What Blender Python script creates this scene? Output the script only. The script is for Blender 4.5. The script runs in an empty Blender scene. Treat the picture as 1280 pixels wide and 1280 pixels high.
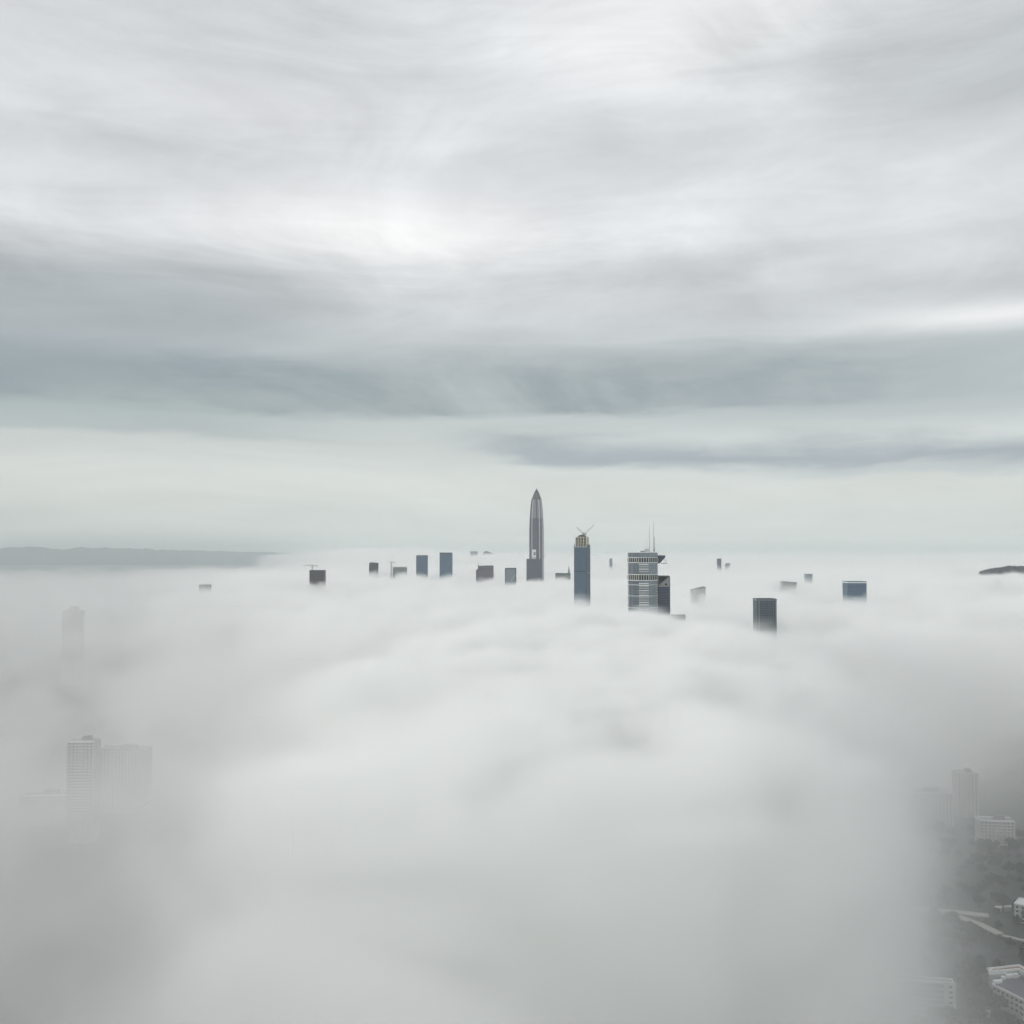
import bpy, bmesh, math, random
from mathutils import Vector
R = math.radians
random.seed(7)
sc = bpy.context.scene
col = sc.collection

# ------------------------------------------------------------------ camera
FPX = 1283.0                     # focal length in photo pixels (photo 1280 wide)
CAM_Z = 300.0                    # high floor of a tower
HORIZON = 688.0
PITCH = math.atan((HORIZON - 640) / FPX)
cam = bpy.data.cameras.new('camera')
cam_o = bpy.data.objects.new('camera', cam)
col.objects.link(cam_o)
cam.sensor_width = 36
cam.lens = 36 * FPX / 1280
cam.clip_start = 1
cam.clip_end = 200000
cam_o.location = (0, 0, CAM_Z)
cam_o.rotation_euler = (R(90) + PITCH, 0, 0)
sc.camera = cam_o

# ------------------------------------------------------------------ render settings
sc.cycles.use_denoising = True
sc.cycles.max_bounces = 22
sc.cycles.volume_bounces = 20
sc.cycles.use_adaptive_sampling = True
sc.cycles.adaptive_threshold = 0.03
sc.cycles.diffuse_bounces = 3
sc.cycles.glossy_bounces = 2
sc.cycles.transparent_max_bounces = 8
sc.cycles.volume_step_rate = 1.0
vs = sc.view_settings
vs.view_transform = 'Standard'
vs.look = 'None'
vs.exposure = 0.0
vs.gamma = 1.0
vs.use_curve_mapping = False


class X:
    """a node socket with arithmetic; builds Math nodes in tree X.nt"""
    nt = None

    def __init__(s, sock):
        s.s = sock

    @staticmethod
    def m(op, *a, clamp=False):
        n = X.nt.nodes.new('ShaderNodeMath')
        n.operation = op
        n.use_clamp = clamp
        for i, v in enumerate(a):
            if isinstance(v, X):
                X.nt.links.new(v.s, n.inputs[i])
            else:
                n.inputs[i].default_value = v
        return X(n.outputs[0])

    def __add__(s, o): return X.m('ADD', s, o)
    def __radd__(s, o): return X.m('ADD', s, o)
    def __sub__(s, o): return X.m('SUBTRACT', s, o)
    def __rsub__(s, o): return X.m('SUBTRACT', o, s)
    def __mul__(s, o): return X.m('MULTIPLY', s, o)
    def __rmul__(s, o): return X.m('MULTIPLY', s, o)
    def __truediv__(s, o): return X.m('DIVIDE', s, o)
    def __rtruediv__(s, o): return X.m('DIVIDE', o, s)


def smooth(v, a, b, lo=0.0, hi=1.0):
    n = X.nt.nodes.new('ShaderNodeMapRange')
    n.interpolation_type = 'SMOOTHSTEP'
    X.nt.links.new(v.s, n.inputs[0])
    for i, k in enumerate((a, b, lo, hi)):
        if isinstance(k, X):
            X.nt.links.new(k.s, n.inputs[i + 1])
        else:
            n.inputs[i + 1].default_value = k
    return X(n.outputs[0])


def vec(x, y, z):
    n = X.nt.nodes.new('ShaderNodeCombineXYZ')
    for i, k in enumerate((x, y, z)):
        if isinstance(k, X):
            X.nt.links.new(k.s, n.inputs[i])
        else:
            n.inputs[i].default_value = k
    return X(n.outputs[0])


def noise(v, scale, detail=3.0, rough=0.5, dist=0.0):
    n = X.nt.nodes.new('ShaderNodeTexNoise')
    n.inputs['Scale'].default_value = scale
    n.inputs['Detail'].default_value = detail
    n.inputs['Roughness'].default_value = rough
    n.inputs['Distortion'].default_value = dist
    X.nt.links.new(v.s, n.inputs['Vector'])
    return X(n.outputs[0])


def sep(sock):
    n = X.nt.nodes.new('ShaderNodeSeparateXYZ')
    X.nt.links.new(sock, n.inputs[0])
    return X(n.outputs[0]), X(n.outputs[1]), X(n.outputs[2])


def gauss(x, y, cx, cy, sx, sy):
    """1 at (cx, cy), falling off as a bell"""
    a = (x - cx) * (1 / sx)
    b = (y - cy) * (1 / sy)
    return X.m('EXPONENT', (a * a + b * b) * -0.5)


def mixc(f, a, b):
    n = X.nt.nodes.new('ShaderNodeMix')
    n.data_type = 'RGBA'
    if isinstance(f, X):
        X.nt.links.new(f.s, n.inputs[0])
    else:
        n.inputs[0].default_value = f
    for i, k in ((6, a), (7, b)):
        if isinstance(k, X):
            X.nt.links.new(k.s, n.inputs[i])
        else:
            n.inputs[i].default_value = (*k, 1)
    return X(n.outputs[2])


def srgb(r, g, b):
    f = lambda c: c / 12.92 if c <= .04045 else ((c + .055) / 1.055) ** 2.4
    return tuple(f(c / 255) for c in (r, g, b))


# ------------------------------------------------------------------ sky: overcast stratus, layered
SUN_EL, SUN_AZ = R(33), R(248)          # high, behind and to the left
world = bpy.data.worlds.new('World')
sc.world = world
world.use_nodes = True
nt = world.node_tree
X.nt = nt
bg = nt.nodes['Background']
tc = nt.nodes.new('ShaderNodeTexCoord')
dx, dy, dz = sep(tc.outputs['Generated'])
el = X.m('ARCSINE', X.m('MAXIMUM', dz, -0.2)) * (180 / math.pi)     # degrees above the horizon
az = X.m('ARCTAN2', dx, dy) * (180 / math.pi)                       # degrees right of the view
flat = 1 / X.m('MAXIMUM', dz + 0.06, 0.03)
cloud_p = vec(dx * flat, dy * flat, 0.0)                            # on a flat cloud deck
n_big = noise(cloud_p, 0.55, 3, 0.5) - 0.5
n_fine = noise(cloud_p, 2.2, 3, 0.55) - 0.5
streak = noise(vec(az * 0.055, el * 0.38, 3.7), 1.0, 6, 0.60, 1.0) - 0.5
wob = noise(vec(az * 0.05, el * 0.10, 9.1), 1.0, 3, 0.5) - 0.5
fine = noise(vec(az * 0.13, el * 0.75, 31.0), 1.0, 5, 0.6, 1.2) - 0.5
soft = noise(vec(az * 0.06, el * 0.13, 21.3), 1.0, 6, 0.62, 0.9) - 0.5
e = el + wob * 3.0 + streak * 0.8
# base brightness of the deck: even near the horizon, brighter towards the zenith as overcast is
ramp = nt.nodes.new('ShaderNodeValToRGB')
cr = ramp.color_ramp
cr.interpolation = 'B_SPLINE'
stops = [(0.0, srgb(208, 217, 213)), (2.5, srgb(222, 226, 222)), (5.0, srgb(218, 223, 220)),
         (8.0, srgb(196, 205, 205)), (10.5, srgb(190, 198, 200)), (13.0, srgb(208, 211, 213)),
         (17.0, srgb(234, 236, 237)), (21.0, srgb(220, 223, 226)), (29.0, srgb(224, 227, 229)),
         (60.0, srgb(219, 222, 224)), (90.0, srgb(218, 221, 223))]
while len(cr.elements) < len(stops):
    cr.elements.new(0.5)
for k, (p, c) in enumerate(stops):
    cr.elements[k].position = p / 90
    cr.elements[k].color = (*c, 1)
nt.links.new((e * (1 / 90)).s, ramp.inputs[0])
deck = X(ramp.outputs[0])
# long dark stratus bands, each with a sharp underside and a ragged upper side


def band(lo, hi, az0, az1, edge_l, edge_r, wav, seed):
    ee = el + X.m('SINE', az * wav * 3 + seed + wob * 6) * 0.3 + streak * 2.2 + fine * 1.0
    a = smooth(ee, lo - 0.3, lo + 0.5) * smooth(ee, hi - 1.2, hi + 1.0, 1, 0)
    return a * smooth(az + wob * 10, az0 - edge_l, az0 + edge_l) * smooth(az + wob * 10, az1 - edge_r, az1 + edge_r, 1, 0)


b1 = band(7.5, 11.0, -80, 24, 20, 9, 0.03, 2.0)
b2 = band(4.6, 5.9, -1, 80, 4, 12, 0.03, 5.0)
b2b = band(4.05, 5.0, 15, 80, 5, 12, 0.03, 7.0)
b3 = band(5.75, 8.6, -70, -11, 10, 7, 0.03, 8.0)
b4 = band(11.0, 15.0, -75, -9, 12, 10, 0.03, 12.0)
b5 = band(6.6, 9.0, 10, 70, 10, 12, 0.03, 15.0)
k = deck
# brighter thin places and heavier patches of the deck
for ga, ge, sa, se, amt, c3 in ((-7.0, 17.3, 7.0, 1.5, .85, (253, 254, 253)), (10.5, 27.0, 9.0, 2.6, .75, (250, 251, 250)), (-14, 23, 9, 2.0, .45, (240, 241, 242)),
                                (25, 23.5, 8.0, 3.2, .62, (184, 189, 191)), (-25, 9.3, 7.0, 1.6, .6, (150, 163, 171)), (-22, 12.8, 6.0, 1.6, .5, (172, 179, 184)), (-8, 25.8, 6.0, 1.2, .35, (198, 203, 206)), (6.0, 21.6, 7.5, 1.1, .45, (205, 209, 212)),
                                (17.5, 20.2, 5.0, 1.2, .5, (240, 242, 241)), (-25, 20.5, 6, 1.2, .35, (196, 201, 203)), (-25, 28.0, 8, 1.6, .35, (200, 204, 206)),
                                (13, 15.0, 9, 1.2, .35, (196, 201, 203))):
    gg = gauss(az + wob * 7, el + soft * 2.2 + streak * 1.2, ga, ge, sa, se)
    k = mixc(gg * amt, k, srgb(*c3))
k = mixc(b4 * 0.50, k, srgb(166, 174, 177))
k = mixc(b3 * 0.62, k, srgb(170, 183, 183))
k = mixc(b1 * X.m('ADD', soft * 2.8 + streak * 1.8, 0.62, clamp=True), k, srgb(152, 164, 169))
k = mixc(b5 * 0.45, k, srgb(176, 186, 191))
k = mixc(b2 * 0.95, k, srgb(158, 170, 179))
k = mixc(b2b * 0.6, k, srgb(170, 180, 189))
# a thin bright gap low on the right and the mottling of the high deck
gap = gauss(az, el + streak * 0.8, 26.0, 11.9, 5.5, 0.5)
k = mixc(gap * 0.85, k, srgb(250, 251, 250))
up = smooth(el, 9, 15)
mott = 1.0 + (soft * 0.62 + n_big * 0.28 + n_fine * 0.22) * up + streak * 0.34 + fine * smooth(el, 2, 14, 0.05, 0.06)
mv = nt.nodes.new('ShaderNodeVectorMath')
mv.operation = 'SCALE'
nt.links.new(k.s, mv.inputs[0])
nt.links.new(mott.s, mv.inputs[3])
gain = nt.nodes.new('ShaderNodeVectorMath')
gain.operation = 'SCALE'
nt.links.new(mv.outputs[0], gain.inputs[0])
zen = smooth(el, 24, 90, 10.0, 10.3)                               # overcast is brightest overhead
nt.links.new(zen.s, gain.inputs[3])
sky = nt.nodes.new('ShaderNodeTexSky')
sky.sky_type = 'NISHITA'
sky.sun_disc = False
sky.sun_elevation = SUN_EL
sky.sun_rotation = SUN_AZ
sky.air_density = 1.0
sky.dust_density = 3.0
X.nt = nt
final = mixc(0.94, X(sky.outputs[0]), X(gain.outputs[0]))          # a little clear sky through the deck
nt.links.new(final.s, bg.inputs['Color'])
bg.inputs['Strength'].default_value = 0.1
world.cycles.sampling_method = 'MANUAL'
world.cycles.sample_map_resolution = 256

sun = bpy.data.lights.new('sun', 'SUN')
sun.energy = 1.05
sun.angle = R(12)
sun.color = (1.0, 0.97, 0.92)
sun_o = bpy.data.objects.new('sun', sun)
col.objects.link(sun_o)
sd = Vector((math.sin(SUN_AZ) * math.cos(SUN_EL), math.cos(SUN_AZ) * math.cos(SUN_EL), math.sin(SUN_EL)))
sun_o.rotation_euler = sd.to_track_quat('Z', 'Y').to_euler()
sun_o.location = sd * 2000


# ------------------------------------------------------------------ helpers
def at(px, py, y):
    """world point on the ray of a photo pixel, at distance y in front of the camera"""
    a, b = (px - 640) / FPX, (640 - py) / FPX
    cy, sy = math.cos(PITCH), math.sin(PITCH)
    d = Vector((a, cy - b * sy, sy + b * cy))
    return Vector((0, 0, CAM_Z)) + d * (y / d.y)


def ground_at(px, py, z=0.0):
    p = at(px, py, 1000.0)
    d = p - Vector((0, 0, CAM_Z))
    return Vector((0, 0, CAM_Z)) + d * ((z - CAM_Z) / d.z)


def tag(o, label=None, cat=None, group=None, kind=None):
    for kk, v in (('label', label), ('category', cat), ('group', group), ('kind', kind)):
        if v:
            o[kk] = v
    return o


def empty(name, loc, label, cat, rz=0.0, group=None):
    o = bpy.data.objects.new(name, None)
    col.objects.link(o)
    o.location = loc
    o.rotation_euler.z = rz
    return tag(o, label, cat, group)


def mesh_obj(name, verts, faces, mat, parent=None, loc=None, smooth_shade=False):
    me = bpy.data.meshes.new(name)
    me.from_pydata(verts, [], faces)
    me.validate()
    bm = bmesh.new()
    bm.from_mesh(me)
    bmesh.ops.recalc_face_normals(bm, faces=bm.faces)
    bm.to_mesh(me)
    bm.free()
    if mat:
        me.materials.append(mat)
    if smooth_shade:
        for p in me.polygons:
            p.use_smooth = True
    o = bpy.data.objects.new(name, me)
    col.objects.link(o)
    if parent:
        o.parent = parent
    if loc is not None:
        o.location = loc
    return o


CUBES = {}


def cube_mesh(mat):
    if mat.name not in CUBES:
        me = bpy.data.meshes.new('block_' + mat.name)
        v = [(x, y, z) for x in (-.5, .5) for y in (-.5, .5) for z in (-.5, .5)]
        f = [(0, 1, 3, 2), (4, 6, 7, 5), (0, 4, 5, 1), (2, 3, 7, 6), (0, 2, 6, 4), (1, 5, 7, 3)]
        me.from_pydata(v, [], f)
        me.materials.append(mat)
        CUBES[mat.name] = me
    return CUBES[mat.name]


def block(name, size, centre, mat, parent=None, rz=0.0):
    o = bpy.data.objects.new(name, cube_mesh(mat))
    col.objects.link(o)
    o.scale = size
    o.location = centre
    o.rotation_euler.z = rz
    if parent:
        o.parent = parent
    return o


def prism(name, poly, z0, z1, mat, parent=None, poly_top=None):
    n = len(poly)
    pt = poly_top or poly
    v = [(x, y, z0) for x, y in poly] + [(x, y, z1) for x, y in pt]
    f = [tuple(range(n)), tuple(range(n, 2 * n))] + [(i, (i + 1) % n, n + (i + 1) % n, n + i) for i in range(n)]
    return mesh_obj(name, v, f, mat, parent)


def loft(name, rings, mat, parent=None):
    """rings: list of (polygon, z) with equal point counts"""
    n = len(rings[0][0])
    v, f = [], []
    for poly, z in rings:
        v += [(x, y, z) for x, y in poly]
    for r in range(len(rings) - 1):
        for i in range(n):
            a, b = r * n + i, r * n + (i + 1) % n
            f.append((a, b, b + n, a + n))
    f += [tuple(range(n)), tuple(range((len(rings) - 1) * n, len(rings) * n))]
    return mesh_obj(name, v, f, mat, parent)


def beam(name, a, b, w, mat, parent=None, sides=4, w2=None):
    a, b = Vector(a), Vector(b)
    d = (b - a).normalized()
    s = d.cross(Vector((0, 0, 1)))
    if s.length < 1e-3:
        s = Vector((1, 0, 0))
    s.normalize()
    u = s.cross(d)
    w2 = w if w2 is None else w2
    v, f = [], []
    for p, ww in ((a, w), (b, w2)):
        for i in range(sides):
            t = (i + .5) / sides * 2 * math.pi
            v.append(tuple(p + (s * math.cos(t) + u * math.sin(t)) * ww * .5))
    for i in range(sides):
        j = (i + 1) % sides
        f.append((i, j, sides + j, sides + i))
    f += [tuple(range(sides)), tuple(range(sides, 2 * sides))]
    return mesh_obj(name, v, f, mat, parent)


def lattice_verts(a, b, w, n):
    """a truss: four chords and zigzag braces between a and b, as one vertex and face list"""
    a, b = Vector(a), Vector(b)
    d = (b - a).normalized()
    s = d.cross(Vector((0.05, 0.02, 1)))
    s.normalize()
    u = s.cross(d)
    V, Fc = [], []

    def bar(p, q, t):
        dd = (q - p).normalized()
        ss = dd.cross(Vector((.3, .2, .9)))
        ss.normalize()
        uu = ss.cross(dd)
        k0 = len(V)
        for r in (p, q):
            for c1, c2 in ((-1, -1), (1, -1), (1, 1), (-1, 1)):
                V.append(tuple(r + ss * c1 * t * .5 + uu * c2 * t * .5))
        for i in range(4):
            j = (i + 1) % 4
            Fc.append((k0 + i, k0 + j, k0 + 4 + j, k0 + 4 + i))
        Fc.append((k0, k0 + 1, k0 + 2, k0 + 3))
        Fc.append((k0 + 4, k0 + 5, k0 + 6, k0 + 7))
    cs = [s * c1 * w * .5 + u * c2 * w * .5 for c1, c2 in ((-1, -1), (1, -1), (1, 1), (-1, 1))]
    for c in cs:
        bar(a + c, b + c, w * .22)
    for i in range(n):
        p, q = a.lerp(b, i / n), a.lerp(b, (i + 1) / n)
        for j in range(4):
            bar(p + cs[j], q + cs[(j + 1) % 4], w * .13)
    return V, Fc


def truss(name, a, b, w, n, mat, parent=None):
    v, f = lattice_verts(a, b, w, n)
    return mesh_obj(name, v, f, mat, parent)


# ------------------------------------------------------------------ materials
def mat_new(name):
    m = bpy.data.materials.new(name)
    m.use_nodes = True
    return m, m.node_tree, m.node_tree.nodes['Principled BSDF']


def plain(name, rgb, rough=0.7, var=0.15, scale=0.15, spec=0.4):
    m, t, b = mat_new(name)
    X.nt = t
    tcn = t.nodes.new('ShaderNodeNewGeometry')
    n = noise(X(tcn.outputs['Position']), scale, 4, 0.6)
    c0 = tuple(c * (1 - var) for c in rgb)
    c1 = tuple(min(1, c * (1 + var)) for c in rgb)
    t.links.new(mixc(n, c0, c1).s, b.inputs['Base Color'])
    b.inputs['Roughness'].default_value = rough
    b.inputs['Specular IOR Level'].default_value = spec
    return m


def facade(name, glass, line, floor_h=4.0, bay=3.0, fl=0.22, vl=0.14, rough=0.22, tint=0.35, metal=0.0):
    """curtain wall: floors, mullions and panes of slightly different tint (object coordinates)"""
    m, t, b = mat_new(name)
    X.nt = t
    tcn = t.nodes.new('ShaderNodeTexCoord')
    x, y, z = sep(tcn.outputs['Object'])
    g = t.nodes.new('ShaderNodeNewGeometry')
    h = x + y
    fz, fx = z / floor_h, h / bay
    lz = X.m('LESS_THAN', X.m('FRACT', fz), fl)
    lx = X.m('LESS_THAN', X.m('FRACT', fx), vl)
    wn = t.nodes.new('ShaderNodeTexWhiteNoise')
    t.links.new(vec(X.m('FLOOR', fx), X.m('FLOOR', fz), 0.0).s, wn.inputs['Vector'])
    big = noise(X(g.outputs['Position']), 0.02, 4, 0.6)
    gl = mixc(X(wn.outputs[0]) * 0.6 + big * 0.4, tuple(c * (1 - tint) for c in glass), tuple(c * (1 + tint) for c in glass))
    line_f = X.m('MAXIMUM', lz, lx)
    t.links.new(mixc(line_f, gl, line).s, b.inputs['Base Color'])
    t.links.new((line_f * 0.35 + rough).s, b.inputs['Roughness'])
    b.inputs['Metallic'].default_value = metal
    b.inputs['Specular IOR Level'].default_value = 0.5
    return m


M = {}
M['white'] = plain('white_paint', (.72, .74, .73), 0.6, 0.12)
M['pale'] = plain('pale_concrete', (.48, .49, .47), 0.8, 0.18)
M['weathered'] = plain('weathered_white_wall', (.50, .51, .49), 0.8, 0.35, 0.6)
M['concrete'] = plain('grey_concrete', (.27, .28, .28), 0.85, 0.2)
M['beige'] = plain('beige_stone', (.42, .40, .34), 0.8, 0.18)
M['dark'] = plain('dark_steel', (.035, .037, .045), 0.5, 0.2)
M['steel'] = plain('weathered_steel', (.16, .18, .17), 0.5, 0.2)
M['mast'] = plain('grey_steel_mast', (.30, .33, .32), 0.5, 0.15)
M['roofgrey'] = plain('roof_felt', (.10, .10, .12), 0.9, 0.25)
M['gold'] = plain('gold_anodised_frame', (.34, .31, .19), 0.45, 0.15)
M['ivory'] = plain('ivory_frame', (.66, .64, .53), 0.6, 0.1)
M['pane'] = plain('dark_pane', (.02, .025, .03), 0.12, 0.3, 0.3, 0.6)
M['purple_glass'] = facade('purple_grey_glass', (.052, .056, .105), (.10, .10, .145), 4.5, 3.0, .25, .1, .25)
M['purple_glass_pale'] = facade('pale_mechanical_glass', (.15, .15, .175), (.24, .23, .25), 4.5, 3.0, .3, .2, .3)
M['rib'] = plain('stainless_rib', (.48, .46, .50), 0.35, 0.08, 0.05)
M['rib_dark'] = plain('dark_grey_rib', (.045, .05, .06), 0.4, 0.1, 0.05)  # darker grey for left and centre ribs, crown ribs and bands
M['crown'] = facade('crown_glass', (.035, .04, .045), (.10, .105, .105), 6, 4, .2, .2, .3)
M['blue_glass'] = facade('blue_glass', (.058, .115, .185), (.09, .15, .215), 4.2, 3.0, .2, .12, .2, .22)
M['deep_blue'] = facade('deep_blue_glass', (.03, .055, .095), (.05, .08, .12), 4.2, 3.0, .2, .15, .2, .25)
M['navy_glass'] = facade('navy_glass', (.035, .045, .09), (.06, .07, .11), 4.2, 3.0, .2, .15, .2, .25)
M['slate_glass'] = facade('slate_glass', (.035, .055, .075), (.065, .09, .11), 4.0, 3.0, .2, .16, .2, .3)
M['brown_glass'] = facade('brown_black_glass', (.032, .03, .04), (.055, .05, .06), 4.0, 3.4, .25, .15, .3, .3)
M['mauve'] = facade('mauve_cladding', (.15, .13, .17), (.10, .09, .13), 4.0, 4.0, .35, .25, .4, .25)
M['grey_blue'] = facade('grey_blue_glass', (.15, .19, .23), (.22, .25, .28), 4.0, 3.0, .25, .2, .25, .25)
M['teal_grey'] = facade('teal_grey_cladding', (.17, .20, .20), (.11, .13, .14), 3.8, 3.5, .35, .2, .4, .2)
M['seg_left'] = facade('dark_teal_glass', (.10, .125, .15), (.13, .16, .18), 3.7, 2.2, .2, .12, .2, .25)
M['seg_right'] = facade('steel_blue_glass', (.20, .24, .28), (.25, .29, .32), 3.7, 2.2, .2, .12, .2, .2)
M['apartment'] = facade('apartment_wall', (.50, .50, .45), (.20, .21, .21), 3.0, 3.6, .4, .3, .7, .12)
M['window_dark'] = plain('window_dark', (.05, .06, .065), 0.2, 0.3, 0.4)
M['hill_far'] = plain('far_hill_hazed', (.13, .18, .19), 0.95, 0.3, 0.003)  # lighter, bluer hill colour: part of the distance haze is painted in
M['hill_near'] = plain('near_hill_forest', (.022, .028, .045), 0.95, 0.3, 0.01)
M['bark'] = plain('bark', (.07, .055, .04), 0.9, 0.3, 0.8)
M['road'] = plain('pale_concrete_road', (.38, .375, .33), 0.85, 0.12, 0.2)
M['asphalt'] = plain('asphalt', (.055, .055, .058), 0.9, 0.2, 0.2)
M['redroof'] = plain('terrace_tile', (.30, .17, .13), 0.8, 0.2, 0.4)


def foliage(name, rgb):
    m, t, b = mat_new(name)
    X.nt = t
    g = t.nodes.new('ShaderNodeNewGeometry')
    oi = t.nodes.new('ShaderNodeObjectInfo')
    n = noise(X(g.outputs['Position']), 0.35, 4, 0.7)
    f = n * 0.7 + X(oi.outputs['Random']) * 0.3
    t.links.new(mixc(f, tuple(c * .45 for c in rgb), tuple(c * 1.5 for c in rgb)).s, b.inputs['Base Color'])
    b.inputs['Roughness'].default_value = 0.75
    b.inputs['Specular IOR Level'].default_value = 0.25
    return m


M['leaf'] = foliage('leaf_dark', (.028, .052, .036))
M['leaf2'] = foliage('leaf_blue_green', (.026, .048, .042))

# city ground: dark planting broken by paving and lots
gm, t, b = mat_new('city_ground')
X.nt = t
g = t.nodes.new('ShaderNodeNewGeometry')
P = X(g.outputs['Position'])
n1 = noise(P, 0.012, 5, 0.6, 0.3)
n2 = noise(P, 0.15, 5, 0.65)
lots = t.nodes.new('ShaderNodeTexVoronoi')
lots.inputs['Scale'].default_value = 0.02
t.links.new(P.s, lots.inputs['Vector'])
veg = mixc(n2, (.012, .026, .02), (.04, .06, .045))
pav = mixc(n2, (.07, .075, .075), (.15, .155, .15))
mask = smooth(n1 + (X(lots.outputs['Color']) - 0.5) * 0.12, 0.56, 0.64)
t.links.new(mixc(mask * 0.7, veg, pav).s, b.inputs['Base Color'])
b.inputs['Roughness'].default_value = 0.9
M['ground'] = gm

# ------------------------------------------------------------------ ground and far land
tag(mesh_obj('ground', [(-60000, -8000, 0), (60000, -8000, 0), (60000, 90000, 0), (-60000, 90000, 0)], [(0, 1, 2, 3)], M['ground']),
    'dark green city ground under the fog', kind='structure')


wm, t, b = mat_new('sea_water')
X.nt = t
g = t.nodes.new('ShaderNodeNewGeometry')
nw_ = noise(X(g.outputs['Position']), 0.002, 4, 0.6)
t.links.new(mixc(nw_, (.06, .10, .10), (.09, .135, .13)).s, b.inputs['Base Color'])
b.inputs['Roughness'].default_value = 0.3
M['water'] = wm
tag(mesh_obj('water', [(-55000, 7000, .5), (55000, 7000, .5), (55000, 86000, .5), (-55000, 86000, .5)], [(0, 1, 2, 3)], M['water']),
    'grey green bay beyond the fog', kind='structure')


def ridge(name, pts, y, depth, mat, label, jag, seed, steps=8):
    """a hill range with real depth: pts are (x, crest z) at distance y; slopes fall away front and back"""
    rnd = random.Random(seed)
    xs = []
    for i in range(len(pts) - 1):
        for s in range(14):
            f = s / 14
            xs.append((pts[i][0] * (1 - f) + pts[i + 1][0] * f, pts[i][1] * (1 - f) + pts[i + 1][1] * f + rnd.uniform(-jag, jag)))
    xs.append(pts[-1])
    V, Fc = [], []
    rows = [(-1, 0), (-.7, .22), (-.45, .5), (-.2, .82), (0, 1), (.25, .8), (.6, .4), (1, 0)]
    for oy, k0 in rows:
        for x, z in xs:
            V.append((x + rnd.uniform(-1, 1) * depth * .004, y + oy * depth + rnd.uniform(-1, 1) * depth * .02,
                      max(-5, z * k0 * (1 + rnd.uniform(-.05, .05) * (k0 < .95)) - (5 if k0 == 0 else 0))))
    n = len(xs)
    for r in range(len(rows) - 1):
        for i in range(n - 1):
            a = r * n + i
            Fc.append((a, a + 1, a + n + 1, a + n))
    return tag(mesh_obj(name, V, Fc, mat, smooth_shade=True), label, kind='structure')


def crest(y, seq):
    return [(at(px, py, y).x, at(px, py, y).z) for px, py in seq]


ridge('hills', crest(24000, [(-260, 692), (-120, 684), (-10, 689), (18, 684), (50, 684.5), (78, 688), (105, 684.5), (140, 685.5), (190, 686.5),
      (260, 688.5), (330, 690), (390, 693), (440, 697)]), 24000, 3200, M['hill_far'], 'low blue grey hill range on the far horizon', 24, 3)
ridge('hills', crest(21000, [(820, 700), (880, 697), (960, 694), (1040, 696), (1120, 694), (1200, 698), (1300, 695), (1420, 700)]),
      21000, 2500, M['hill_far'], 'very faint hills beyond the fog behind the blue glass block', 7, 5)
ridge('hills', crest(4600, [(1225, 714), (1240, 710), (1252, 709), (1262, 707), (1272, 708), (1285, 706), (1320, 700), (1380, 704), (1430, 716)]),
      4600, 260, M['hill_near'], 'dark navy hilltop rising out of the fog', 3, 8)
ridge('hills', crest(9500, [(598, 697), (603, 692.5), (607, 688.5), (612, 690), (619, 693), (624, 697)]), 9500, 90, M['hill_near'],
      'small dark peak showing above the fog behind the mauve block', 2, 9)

# ------------------------------------------------------------------ towers above the fog
def px_m(d):
    return d / FPX


def base_pt(pxc, d):
    p = at(pxc, HORIZON, d)
    return Vector((p.x, d, 0))


def top_z(py, d):
    return at(640, py, d).z


def ring(pts, k):
    return [(x * k, y * k) for x, y in pts]


# --- the tallest tower: tapered, chamfered corners, stainless ribs, pyramid crown
D = 4800.0
u = px_m(D)
e0 = empty('skyscraper', base_pt(670.8, D), 'tallest tower, slender and tapering to a pyramid point, purple grey glass with pale ribs', 'skyscraper', R(-9))


def pa_poly(w):
    c = .2 * w
    h = w / 2
    return [(-h + c, -h), (h - c, -h), (h, -h + c), (h, h - c), (h - c, h), (-h + c, h), (-h, h - c), (-h, -h + c)]


zt = lambda py: top_z(py, D)
W0 = 15.6 * u
prof = [(0, W0 * 1.02), (zt(700), W0), (zt(662), W0), (zt(648), W0 * .94), (zt(636), W0 * .84), (zt(624.5), W0 * .70)]
iv = 4
loft('shaft', [(pa_poly(w), z) for z, w in prof[:4]], M['purple_glass'], e0)
loft('upper_shaft', [(pa_poly(w), z) for z, w in prof[3:]], M['purple_glass_pale'], e0)
cro = loft('crown', [(pa_poly(W0 * .70), zt(624.4)), (pa_poly(W0 * .62), zt(622)), (pa_poly(W0 * .30), zt(615.5)), (pa_poly(W0 * .02), zt(611))], M['crown'], e0)


def path(face_x, face_y, inset=0.0):
    """points up the shaft at a corner of the profile polygon"""
    return [((w / 2) * face_x, (w / 2) * face_y, z) for z, w in prof]


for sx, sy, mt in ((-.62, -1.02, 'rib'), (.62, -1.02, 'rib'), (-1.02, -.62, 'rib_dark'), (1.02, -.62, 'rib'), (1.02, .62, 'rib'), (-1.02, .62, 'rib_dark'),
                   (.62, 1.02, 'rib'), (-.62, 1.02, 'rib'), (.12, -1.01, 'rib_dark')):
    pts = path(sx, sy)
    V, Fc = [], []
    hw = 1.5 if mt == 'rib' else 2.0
    for p in pts:
        for ax, ay in ((-hw, -hw), (hw, -hw), (hw, hw), (-hw, hw)):
            V.append((p[0] + ax, p[1] + ay, p[2]))
    for r in range(len(pts) - 1):
        for i in range(4):
            j = (i + 1) % 4
            Fc.append((r * 4 + i, r * 4 + j, r * 4 + 4 + j, r * 4 + 4 + i))
    Fc += [(0, 1, 2, 3), tuple(range(len(V) - 4, len(V)))]
    mesh_obj('rib', V, Fc, M[mt], e0)
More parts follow.
